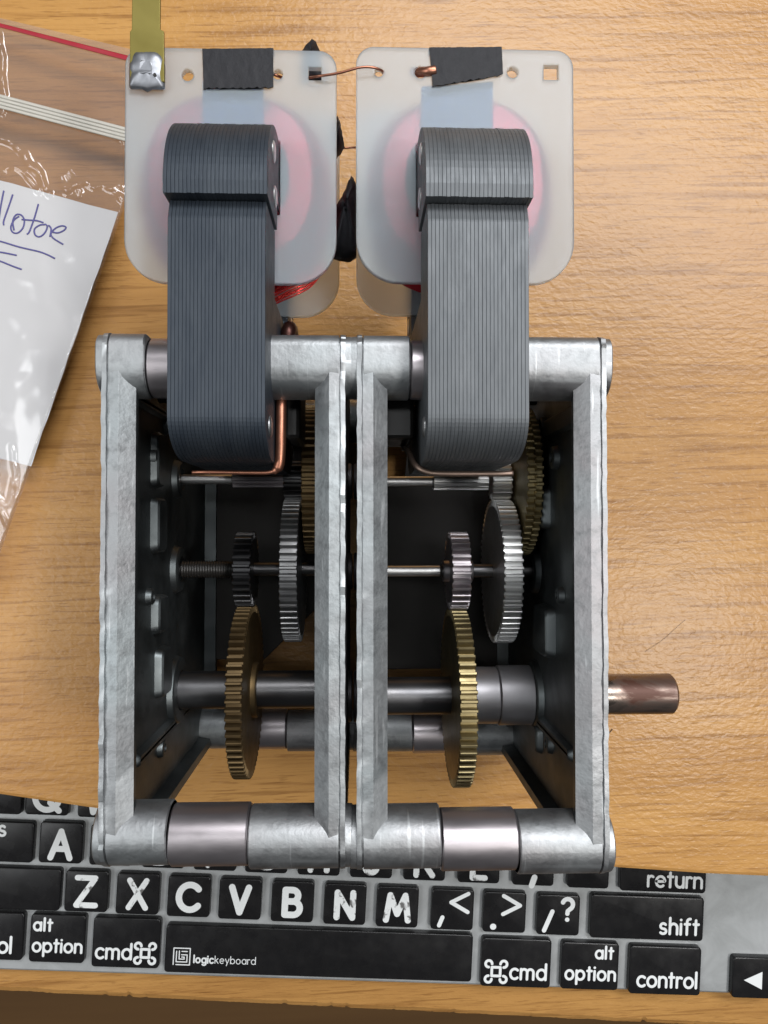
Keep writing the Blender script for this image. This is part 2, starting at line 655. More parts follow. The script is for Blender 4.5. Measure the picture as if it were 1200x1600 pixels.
XH = 0.66
bowl = lambda x: arc(x + .30, XH / 2, .29, XH / 2, 0, 360, 22)
GL = {
    'A': ([[(0, 0), (.36, 1)], [(.36, 1), (.72, 0)], [(.14, .34), (.58, .34)]], .72),
    'B': ([[(0, 0), (0, 1)], [(0, 1), (.28, 1)] + arc(.30, .77, .22, .23, 90, -90) + [(0, .54)], [(.02, .54), (.32, .54)] + arc(.34, .27, .27, .27, 90, -90) + [(0, 0)]], .60),
    'C': ([arc(.45, .5, .45, .5, 42, 318, 24)], .80),
    'D': ([[(0, 0), (0, 1)], [(0, 1), (.25, 1)] + arc(.25, .5, .45, .5, 90, -90, 18) + [(0, 0)]], .70),
    'F': ([[(0, 0), (0, 1)], [(0, 1), (.52, 1)], [(0, .52), (.46, .52)]], .52),
    'G': ([arc(.45, .5, .45, .5, 42, 350, 24), [(.9, .46), (.55, .46)]], .9),
    'H': ([[(0, 0), (0, 1)], [(.62, 0), (.62, 1)], [(0, .52), (.62, .52)]], .62),
    'J': ([[(.42, 1), (.42, .25)] + arc(.2, .22, .22, .22, 0, -160)], .42),
    'K': ([[(0, 0), (0, 1)], [(.58, 1), (.03, .45)], [(.2, .58), (.62, 0)]], .62),
    'L': ([[(0, 1), (0, 0)], [(0, 0), (.48, 0)]], .48),
    'M': ([[(0, 0), (.14, 1)], [(.14, 1), (.45, .25)], [(.45, .25), (.76, 1)], [(.76, 1), (.9, 0)]], .9),
    'N': ([[(0, 0), (0, 1)], [(0, 1), (.64, 0)], [(.64, 0), (.64, 1)]], .64),
    'Q': ([arc(.48, .5, .46, .5, 0, 360, 28), [(.6, .28), (.94, -.02)]], .95),
    'S': ([arc(.3, .74, .27, .26, 40, 270, 14) + arc(.3, .24, .29, .24, 90, -140, 14)], .6),
    'V': ([[(0, 1), (.34, 0)], [(.34, 0), (.68, 1)]], .68),
    'W': ([[(0, 1), (.22, 0)], [(.22, 0), (.44, .8)], [(.44, .8), (.66, 0)], [(.66, 0), (.88, 1)]], .88),
    'X': ([[(0, 0), (.62, 1)], [(0, 1), (.62, 0)]], .62),
    'Z': ([[(0, 1), (.66, 1)], [(.66, 1), (0, 0)], [(0, 0), (.70, 0)]], .70),
    '<': ([[(.75, .8), (0, .4)], [(0, .4), (.75, 0)]], .75),
    '>': ([[(0, .8), (.75, .4)], [(.75, .4), (0, 0)]], .75),
    ',': ([[(.12, .2), (0, -.12)]], .12),
    '.': ([[(0, 0), (0.01, 0)]], .02),
    '/': ([[(0, 0), (.36, .9)]], .36),
    "'": ([[(0.04, .8), (0, .5)]], .06),
    ';': ([[(.06, .55), (.065, .55)], [(.10, .12), (0, -.2)]], .1),
    '?': ([arc(.27, .74, .25, .25, 160, -60, 14) + [(.28, .42), (.27, .3)], [(.27, 0.02), (.275, 0.02)]], .55),
    'a': ([bowl(0), [(.59, 0), (.59, XH)]], .59),
    'b': ([bowl(0), [(0.01, 0), (.01, 1.02)]], .59),
    'c': ([arc(.3, XH / 2, .29, XH / 2, 48, 312, 16)], .48),
    'd': ([bowl(0), [(.59, 0), (.59, 1.02)]], .59),
    'e': ([[(.02, .34), (.58, .34)] + arc(.3, XH / 2, .29, XH / 2, 4, 310, 18)], .58),
    'f': ([[(.14, 0), (.14, .8)] + arc(.32, .8, .18, .2, 180, 80, 8), [(0, XH), (.32, XH)]], .34),
    'g': ([bowl(0), [(.59, XH), (.59, -.1)] + arc(.32, -.1, .27, .22, 0, -150, 10)], .59),
    'h': ([[(0, 0), (0, 1.02)], arc(.24, .40, .24, .26, 175, 0, 12) + [(.48, 0)]], .48),
    'i': ([[(0, 0), (0, XH)], [(0, .92), (.005, .92)]], .02),
    'k': ([[(0, 0), (0, 1.02)], [(.42, XH), (.02, .28)], [(.16, .38), (.46, 0)]], .46),
    'l': ([[(0, 0), (0, 1.02)]], .02),
    'm': ([[(0, 0), (0, XH)], arc(.21, .44, .21, .22, 175, 0, 10) + [(.42, 0)], arc(.63, .44, .21, .22, 180, 0, 10) + [(.84, 0)]], .84),
    'n': ([[(0, 0), (0, XH)], arc(.24, .42, .24, .24, 175, 0, 12) + [(.48, 0)]], .48),
    'o': ([bowl(0)], .60),
    'p': ([bowl(0), [(0.01, -.32), (.01, XH)]], .60),
    'r': ([[(0, 0), (0, XH)], arc(.2, .44, .2, .22, 175, 55, 8)], .30),
    's': ([arc(.2, .49, .18, .17, 35, 270, 10) + arc(.2, .16, .2, .16, 90, -145, 10)], .40),
    't': ([[(.14, .92), (.14, 0)], [(0, XH), (.32, XH)]], .32),
    'u': ([[(0, XH), (0, .26)] + arc(.24, .26, .24, .26, 180, 360, 12), [(.48, XH), (.48, 0)]], .48),
    'y': ([[(0, XH), (.26, .02)], [(.5, XH), (.16, -.3)]], .5),
}


def ribbon(mb, pts, w, z):
    """flat stroke with round ends, width w, at height z"""
    q = [Vector((x, y)) for x, y in pts]
    q = [p for i, p in enumerate(q) if i == 0 or (p - q[i - 1]).length > 1e-6]
    if len(q) < 2:
        q.append(q[0] + Vector((1e-3, 0)))
    h = w / 2
    L, R = [], []
    closed = (q[0] - q[-1]).length < 1e-4 and len(q) > 4
    for i, p in enumerate(q):
        a, c = q[max(0, i - 1)], q[min(len(q) - 1, i + 1)]
        if closed and i in (0, len(q) - 1):
            a, c = q[-2], q[1]
        t = (c - a).normalized()
        n = Vector((-t.y, t.x))
        L.append(p + n * h)
        R.append(p - n * h)
    b = len(mb.v)
    n = len(q)
    for p in L + R:
        mb.v.append((p.x, p.y, z))
    for i in range(n - 1):
        mb.face((b + i, b + n + i, b + n + i + 1, b + i + 1))
    if not closed:
        for k, sgn in ((0, -1), (n - 1, 1)):
            t = (q[min(k + 1, n - 1)] - q[max(0, k - 1)]).normalized()
            ang = math.atan2(t.y, t.x)
            c0 = len(mb.v)
            cap = []
            for j in range(1, 7):
                th = ang + (PI / 2) * (1 - 2 * j / 7) if sgn > 0 else ang + PI / 2 + PI * j / 7
                mb.v.append((q[k].x + h * math.cos(th), q[k].y + h * math.sin(th), z))
                cap.append(c0 + j - 1)
            if sgn > 0:
                mb.face([b + k] + cap + [b + n + k])
            else:
                mb.face([b + k] + cap + [b + n + k])


def text_mb(items):
    """items: (string, x, y, size, stroke, gap): x, y is the baseline start in mm"""
    mb = MB()
    lv = 0
    for s, x, y, size, w, gap in items:
        for ch in s:
            if ch == ' ':
                x += size * .3
                continue
            strokes, wd = GL[ch]
            for st in strokes:
                ribbon(mb, [(x + a * size, y + b * size) for a, b in st], w, 0.04 + 0.012 * (lv % 4))
                lv += 1
            x += wd * size + gap
    return mb


def text_w(s, size, gap):
    return sum((GL[c][1] * size + gap) if c != ' ' else size * .3 for c in s) - gap


# ------------------------------------------------------------------ keyboard
KT = -0.055                                    # height of the key tops
KS = 1203 / (H - KT) / 1000                    # photo pixels per mm there
KANG = -math.radians(2.95)
korg = px(600, 1440, KT)
kb = empty('computer_keyboard', 'silver keyboard with worn black keys on the shelf below the desk edge', 'keyboard', (korg.x, korg.y, TRAY * .001), KANG)
RK = Matrix.Rotation(-KANG, 2)


def kl(x, y):
    """photo pixel on the key tops -> keyboard millimetres"""
    p = px(x, y, KT) - korg
    v = RK @ Vector((p.x, p.y))
    return v.x * 1000, v.y * 1000


zt = KT * 1000 - TRAY                          # key top above the shelf = 9 mm
zb = zt - 2.6                                  # housing top
bx, by = kl(600, 1538)
by -= 0.8
mb = MB()
lo = rr_loop(-260, 165, by, by + 116, 5, 6)
li = rr_loop(-259.3, 164.3, by + .7, by + 115.3, 4.5, 6)
mb.loft([[(x, y, 0.05) for x, y in li], [(x, y, 0.8) for x, y in lo], [(x, y, zb - .5) for x, y in lo], [(x, y, zb) for x, y in li]], smooth=False)
mb.build('housing', M_alu, kb)

key_meshes = {}


def key_mesh(wd, hd):
    k = (round(wd, 1), round(hd, 1))
    if k in key_meshes:
        return key_meshes[k]
    a, b = wd / 2, hd / 2
    mb = MB()
    spec = [(.08, zb + .03, 1.3), (.08, zb + .5, 1.3), (.02, zt - .55, 1.25), (-.04, zt - .22, 1.2), (-.16, zt - .06, 1.1), (-.45, zt, .9)]
    loops = []
    for ex, z, r in spec:
        loops.append([(x, y, z) for x, y in rr_loop(-a - ex, a + ex, -b - ex, b + ex, r, 4)])
    mb.loft(loops)
    me = mb.mesh('key')
    me.materials.append(M_key)
    sharp_edges(me, 50)
    key_meshes[k] = me
    return me


def key(x0, x1, y0, y1, items=None, mat=None, mb=None):
    cx, cy = kl((x0 + x1) / 2, (y0 + y1) / 2)
    wd, hd = (x1 - x0) / KS, (y1 - y0) / KS
    o = link('key', key_mesh(wd, hd), None, kb)
    o.location = (cx * .001, cy * .001, 0)
    if items:
        mb = text_mb(items)
    if mb:
        t = mb.build('legend', mat or M_leg, o)
        t.location = (0, 0, zt * .001)
    return o


def letter(cx, cy, ch, size=10.2, stroke=2.1, mat=None, dx=0, dy=0):
    wd = GL[ch][1] * size
    key(cx - 32.5, cx + 32.5, cy - 31, cy + 31, [(ch, -wd / 2 + dx, -size / 2 + dy, size, stroke, 0)], mat)


row = lambda x: 1393 + (x - 135) * 0.0502
for cx, ch, mt, sz, st in ((135, 'Z', M_leg_worn, 9.6, 2.0), (215, 'X', M_leg_worn, 9.6, 2.0), (295, 'C', M_leg, 8.8, 2.3), (375, 'V', M_leg, 8.8, 2.3),
                           (457, 'B', M_leg, 8.8, 2.3), (539, 'N', M_leg_worn, 8.8, 2.2), (621, 'M', M_leg_worn, 8.8, 2.2)):
    letter(cx, row(cx), ch, sz, st, mt, 0, 0 if ch in 'ZX' else -.2)
key(674, 740, row(706) - 31, row(706) + 31, [(',', -4.6, -4.6, 9, 1.5, 0), ('<', -.6, -.6, 8.2, 1.4, 0)], M_leg)
key(755, 822, row(788) - 31, row(788) + 31, [('.', -4.0, -5.2, 9, 2.2, 0), ('>', -.6, -.6, 8.2, 1.4, 0)], M_leg)
key(839, 906, row(872) - 31, row(872) + 31, [('/', -5.0, -5.6, 7.6, 1.6, 0), ('?', 1.2, -1.6, 7.6, 1.6, 0)], M_leg)
key(-120, 90, 1356, 1419)
key(922, 1101, 1401, 1468, [('shift', 19.0 - text_w('shift', 5.6, 1.35), -5.4, 5.6, .95, 1.35)])
hrow = lambda x: 1317 + (x - 95) * 0.0482
for cx, ch in ((95, 'A'), (174, 'S'), (256, 'D'), (337, 'F'), (417, 'G'), (499, 'H'), (581, 'J'), (664, 'K'), (749, 'L'), (834, ';'), (920, "'")):
    letter(cx, hrow(cx), ch, 9.4, 2.1, M_leg if ch in 'ASD;' + "'" else M_leg_worn, 0, -.6)
key(969, 1105, 1332, 1394, [('return', 14.2 - text_w('return', 5.6, 1.2), -5.2, 5.6, .95, 1.2)])
s_ = kl(0, 1303)
key(-90, 49, 1284, 1345, [('caps', 6.2 - text_w('caps', 5.2, 1.2), 2.2, 5.2, .95, 1.2)])
qrow = lambda x: 1242 + (x - 75) * 0.05
letter(74, qrow(74), 'Q', 9.4, 2.1, M_leg, 0, -.6)
letter(156, qrow(156), 'W', 9.4, 2.1, M_leg, 0, -.6)
key(-80, 32, 1208, 1270)
# bottom row
key(-75, 34, 1427, 1498, [('control', 8.6 - text_w('control', 5.4, 1.1), -5.6, 5.4, .95, 1.1)])
key(48, 131, 1431, 1503, [('alt', -8.4, 2.8, 4.2, .85, 1.2), ('option', -8.4, -4.6, 4.6, .85, 1.0)])


def looped_square(mb, cx, cy, s, w):
    a = s * .26
    r = s * .2
    ribbon(mb, [(cx - a, cy - a), (cx - a, cy + a)], w, .04)
    ribbon(mb, [(cx + a, cy - a), (cx + a, cy + a)], w, .05)
    ribbon(mb, [(cx - a, cy - a), (cx + a, cy - a)], w, .06)
    ribbon(mb, [(cx - a, cy + a), (cx + a, cy + a)], w, .07)
    for sx, sy, a0, a1 in ((1, 1, 180, -90), (-1, 1, 0, 270), (-1, -1, 0, -270), (1, -1, 180, 450)):
        ribbon(mb, arc(cx + sx * (a + r), cy + sy * (a + r), r, r, a0, a1, 18), w, .08)


mb = text_mb([('cmd', -10.4, -5.6, 5.2, .9, 1.2)])
looped_square(mb, 6.9, -3.4, 5.5, .95)
key(146, 248, 1436, 1511, mb=mb)
mb = text_mb([('logic', -44.6, -4.6, 2.5, .55, .62), ('keyboard', -44.6 + text_w('logic', 2.5, .62) + .7, -4.6, 2.5, .28, .55)])
lx, ly = -49.0, -2.6
h = 2.9
for i, pts in enumerate(([(lx - h, ly - h), (lx - h, ly + h), (lx + h, ly + h), (lx + h, ly - h), (lx - h + 1, ly - h)],
                         [(lx - 1.9, ly + 1.8), (lx - 1.9, ly - 1.9), (lx + 1.9, ly - 1.9), (lx + 1.9, ly + .6), (lx - .1, ly + .6)],
                         [(lx - .9, ly + 1.9), (lx - .9, ly - .9), (lx + .9, ly - .9), (lx + .9, ly - .2), (lx, ly - .2)],
                         [(lx, ly + 1.8), (lx + 1.9, ly + 1.8)])):
    for j in range(len(pts) - 1):
        ribbon(mb, [pts[j], pts[j + 1]], .38, .04 + .01 * ((i + j) % 4))
sp_key = key(263, 736, 1454, 1526, mb=mb)
mb = text_mb([('cmd', -2.0, -5.6, 5.4, .92, 1.3)])
looped_square(mb, -7.2, -3.2, 5.9, .95)
key(752, 861, 1468, 1542, mb=mb)
key(877, 967, 1474, 1546, [('alt', 8.2 - text_w('alt', 4.2, 1.2), 3.0, 4.2, .85, 1.2), ('option', 9.2 - text_w('option', 4.8, 1.1), -4.8, 4.8, .9, 1.1)])
key(983, 1096, 1480, 1554, [('control', 11.6 - text_w('control', 5.4, 1.1), -5.8, 5.4, .95, 1.1)])
mb = MB()
mb.v = [(-4.2, -.8, .04), (2.6, 2.4, .04), (2.6, -4.0, .04)]
mb.face((0, 1, 2))
key(1144, 1216, 1497, 1560, mb=mb)

# ------------------------------------------------------------------ gear motor
mo = empty('gear_motor', 'twin cast metal gear motor with open gear trains and two grey laminated coil cores', 'motor', (-0.0012, -0.012, 0), 0.0)
OX, OY = 1.2, 12.0          # parts below are laid out about the point under the camera; this shifts them to the base point


class PM(MB):
    def build(self, name, mat, parent=None, **kw):
        self.v = [(x + OX, y + OY, z) for x, y, z in self.v]
        return MB.build(self, name, mat, parent or mo, **kw)


YT, YB, ZN, ZF = 29.4, -57.0, 82.2, 8.8
BR = 5.7
SH = {'A': (11.1, 42.0), 'B': (-10.3, 42.0), 'C': (-39.7, 42.0)}


def side_plate(xo, s, lens, ribs, seed, YB, SH):
    """xo outer face, s direction towards the inside; lens: boss lengths top, bottom"""
    mb = PM()
    y0, y1, z0, z1 = YB - BR, YT + BR, ZF - BR, ZN + BR

    def lp(xx, ins, jit=0.0):
        pts = [(b, a) for a, b in rr_loop(z0 + ins, z1 - ins, y0 + ins, y1 - ins, max(.6, BR - ins * .8), 10, 60, max(.5, 2.6 - ins * .5))]
        out = []
        for i, (y, z) in enumerate(pts):
            if jit:
                cy, cz = (y0 + y1) / 2, (z0 + z1) / 2
                j = jit * (nz(y * .9, z * .9, seed) + .8 * nz(y * 3, z * 3, seed + 9))
                y += j * (1 if y > cy else -1) * (abs(z - cz) < 36)
                z += j * (1 if z > cz else -1)
                x2 = xx + .5 * jit * nz(y * .8, z * .8, seed + 5)
            else:
                x2 = xx
            out.append((xo + s * x2, y, z))
        return out
    n_loop = len(lp(0, .5))
    mb.loft([lp(0, .5), lp(0.0, .05, .34), lp(.85, .0, .30), lp(1.0, .42, .20), lp(2.9, .3, .06), lp(5.5, 2.1), lp(5.4, 4.0), lp(2.4, 4.5)])
    shade_faces = set(range(5 * n_loop, 7 * n_loop)) | {7 * n_loop + 1}  # inner plate faces that get the zinc coloured dark for shade
    for (y, z, L) in ((YT, ZN, lens[0]), (YB, ZN, lens[1]), (YT, ZF, lens[0]), (YB, ZF, lens[1])):
        r = BR - .12
        tr = 2.5 if y > 0 else r - .01

        def sq(xx, q):
            return [(xx, b, a) for a, b in rr_loop(z - q, z + q, y - q, y + q, q - .02, 12, 1, min(tr, q - .02))]
        mb.loft([sq(xo + s * 1.2, r), sq(xo + s * (L - .25), r), sq(xo + s * L, r - .25)])
        mb.loft([sq(xo - s * 1.35, r - .45), sq(xo - s * 1.15, r - .2), sq(xo + s * .3, r - .15)])
    shade_faces = set(range(5 * n_loop, 7 * n_loop)) | {7 * n_loop + 1}
    for (y, z, L) in ((YT, ZN, lens[0]), (YB, ZN, lens[1]), (YT, ZF, lens[0]), (YB, ZF, lens[1])):
        r = BR - .12
        mb.lathe_x([(xo + s * 1.2, r), (xo + s * (L - .25), r), (xo + s * L, r - .25)], y, z, 40)
        mb.lathe_x([(xo - s * 1.35, r - .5), (xo - s * 1.1, r - .15), (xo + s * .3, r - .1)], y, z, 40)
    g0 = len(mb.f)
    for k, (y, z) in SH.items():
        r = {'A': 4.2, 'B': 5.2, 'C': 7.6}[k]
        mb.lathe_x([(xo + s * 2.3, r + .5), (xo + s * 3.6, r), (xo + s * 3.9, r - .4), (xo + s * 3.9, r * .6), (xo + s * 2.6, r * .6)], y, z, 32, cap=False)
    for (ya, yb, za, zb_, d) in ribs:
        q = .45 * min(yb - ya, zb_ - za)
        lps = []
        for xx, e in ((2.3, -.35), (d - .4, 0), (d, .35)):
            lps.append([(xo + s * xx, y, z) for y, z in rr_loop(ya + e, yb - e, za + e, zb_ - e, min(1.7, q) - e * .3, 5)])
        mb.loft(lps)
    for y, z, r in ((15, 62, 2.4), (-47.5, 56, 1.9), (-14, 66, 1.6), (23, 52, 2.0)):
        mb.lathe_x([(xo + s * 2.3, r + .3), (xo + s * 3.5, r), (xo + s * 3.7, r - .3), (xo + s * 3.7, r * .5), (xo + s * 2.5, r * .5)], y, z, 20, cap=False)
    shade_faces |= set(range(g0, len(mb.f)))
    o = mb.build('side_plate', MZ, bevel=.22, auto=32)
    o.data.materials.append(M_zinc_shade)
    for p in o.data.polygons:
        if p.index in shade_faces:
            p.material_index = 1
    return o


RL = [(8.8, 20, 58, 64, 4.0), (-5, 6.2, 57, 64, 4.2), (-22, -14.5, 55, 63, 4.2), (-36, -26, 52, 60, 4.2), (-46, -43.5, 20, 75, 3.6), (24, 26, 20, 78, 3.4)]
RR_ = [(0, 9, 46, 56, 4.3), (-28, -17.5, 48, 60, 4.6), (-46, -43.5, 20, 74, 3.6), (-52, -46, 30, 48, 4.0), (20, 24, 20, 78, 3.4)]
X1, X2, X3, X4 = -45.4, -2.35, -0.55 + .3, 44.8
SHL = {'A': (11.5, 42.0), 'B': (-9.7, 42.0), 'C': (-38.0, 42.0)}
SHR = {'A': (11.1, 42.0), 'B': (-10.2, 42.0), 'C': (-39.7, 42.0)}
side_plate(X1, 1, (7.4, 11.6), RL, 1.3, -55.3, SHL)
side_plate(X2, -1, (17.2, 17.2), RR_, 7.7, -56.3, SHL)
side_plate(X3, 1, (9.6, 15.1), RL, 13.1, -56.6, SHR)
side_plate(X4, -1, (15.9, 15.9), RR_, 23.9, -57.9, SHR)

# spacer sleeves between the bosses
for (xa, xb, y, m) in ((-38.0 + .12, -19.55 - .12, YT, M_sleeve), (-33.8 + .12, -19.55 - .12, -55.8, M_sleeve), (9.35 + .12, 28.9 - .12, YT, M_sleeve), (14.85 + .12, 28.9 - .12, -57.3, M_sleeve)):
    for z in (ZN, ZF):
        mb = PM().lathe_x([(xa, BR - .55), (xa + .3, BR - .25), (xb - .3, BR - .25), (xb, BR - .55)], y, z, 48)
        mb.build('spacer_sleeve', m, auto=40)


def gear_part(xc, wd, R, nt, th, y, z, mat, name='gear', phase=0.0, parent=None, layers=1, hub=None, web=True):
    mb = PM()
    for k in range(layers):
        a = xc - wd / 2 + wd * k / layers + (.02 if k else 0)
        b = xc - wd / 2 + wd * (k + 1) / layers
        poly = []
        for i in range(nt):
            t0 = 2 * PI * (i + phase + .35 * k) / nt
            st = 2 * PI / nt
            for f, r in ((.0, R - th), (.22, R - th), (.34, R - .12 * th), (.40, R), (.62, R), (.68, R - .12 * th), (.80, R - th)):
                poly.append((y + r * math.cos(t0 + f * st), z + r * math.sin(t0 + f * st)))
        cy = .12
        pin = [(y + (p[0] - y) * (1 - .18 / R), z + (p[1] - z) * (1 - .18 / R)) for p in poly]
        mb.loft([[(a, *p) for p in pin], [(a + cy, *p) for p in poly], [(b - cy, *p) for p in poly], [(b, *p) for p in pin]])
    if hub:
        r, e = hub
        mb.lathe_x([(xc - wd / 2 - e, r - .2), (xc - wd / 2 - e + .2, r), (xc + wd / 2 + e - .2, r), (xc + wd / 2 + e, r - .2)], y, z, 32)
    return mb.build(name, mat, parent=parent)


def rod(xa, xb, r, y, z, mat, name='shaft', ch=.3, n=32):
    return PM().lathe_x([(xa, r - ch), (xa + ch, r), (xb - ch, r), (xb, r - ch)], y, z, n).build(name, mat, auto=40)


(yA, zA), (yB, zB), (yC, zC) = SHL['A'], SHL['B'], SHL['C']
# left gear train
gear_part(-10.6, 3.5, 17.6, 60, 1.5, yA, zA, M_bronze, 'brass_gear', layers=1)
gear_part(-15.2, 3.9, 17.0, 62, 1.4, yB, zB, M_grey, 'steel_gear', .3)
gear_part(-26.5, 4.0, 8.9, 29, 1.6, yB, zB, M_dark, 'pinion', .1)
gear_part(-26.4, 3.5, 20.0, 66, 1.7, yC, zC, M_bronze, 'brass_gear', .2, hub=(6.4, 1.2))
gear_part(-15.2, 4.6, 4.4, 16, 1.2, yA, zA, M_dark, 'pinion', .4)
rod(-42.5, -29.5, 1.15, yA, zA, M_steel)
gear_part(-23.6, 12.2, 1.95, 12, .3, yA, zA, M_sleeve, 'pinion_shaft')
rod(-42.5, -6, 1.6, yB, zB, M_dark)
# ribbed spacer spring on the left middle shaft
pr = []
x = -41.5
while x < -29:
    pr += [(x, 1.75), (x + .25, 2.1), (x + .5, 1.75)]
    x += .62
PM().lathe_x(pr, yB, zB, 24).build('spring', M_bake)
rod(-41.8, -5, 4.35, yC, zC, M_dark, 'output_shaft')
# right gear train
(yA, zA), (yB, zB), (yC, zC) = SHR['A'], SHR['B'], SHR['C']
gear_part(38.6, 3.4, 17.6, 60, 1.5, yA, zA, M_brass, 'brass_gear', layers=2)
gear_part(33.9, 4.2, 17.0, 62, 1.4, yB, zB, M_steel, 'steel_gear', .1)
gear_part(23.6, 4.3, 9.3, 30, 1.6, yB, zB, M_sleeve, 'pinion', .0, hub=(2.6, 1.4))
gear_part(23.5, 3.7, 20.7, 66, 1.7, yC, zC, M_brass, 'brass_gear', .45)
gear_part(33.9, 4.6, 4.4, 16, 1.2, yA, zA, M_steel, 'pinion', .4)
rod(2.5, 18.2, 1.2, yA, zA, M_steel)
gear_part(24.4, 13.2, 2.15, 12, .3, yA, zA, M_steel, 'pinion_shaft')
rod(3, 19.6, 1.3, yB, zB, M_steel)
rod(19.6, 42.5, 1.6, yB, zB, M_dark)
rod(2.5, 25.2, 4.35, yC, zC, M_dark, 'output_shaft')
PM().lathe_x([(25.5, 6.3), (25.7, 6.6), (32.6, 6.6), (32.8, 6.3)], yC, zC, 48).build('bushing', M_collar, auto=40)
PM().lathe_x([(32.9, 6.6), (33.1, 6.95), (40.7, 6.95), (40.9, 6.6)], yC, zC, 48).build('bushing', M_collar, auto=40)
rod(41.0, 75.2, 4.75, yC, zC, M_shaft, 'output_shaft', .6, 48)['label'] = 'brown rusted end of the output shaft'
for pl in ([(-42, -37), (-26.4, -37), (-12.8, -23.6), (-7, -19), (-7, 30), (-42, 30)], [(4.5, -40), (41.5, -40), (41.5, 30), (15.5, 30), (14.2, 25), (13, 13.5), (4.5, 13.5)]):
    PM().prism_z(pl, 5.0, 6.2).build('bay_shade_sheet', M_bay_shade, bevel=.2)  # added dark sheet behind each bay, standing in for the shade there
# bearing ends seen in the slot between the two frames
for (y, z, r) in ((yA, zA, 4.4), (yB, zB, 4.4), (yC, zC, 6.0)):
    PM().lathe_x([(X2 - .1, r), (X2 + .75, r - .2), (X2 + .9, r - .6)], y, z, 32).build('bearing_end', M_sleeve, auto=40)
    PM().lathe_x([(X3 - .85, r - .6), (X3 - .7, r - .2), (X3 + .1, r)], y, z, 32).build('bearing_end', M_sleeve, auto=40)


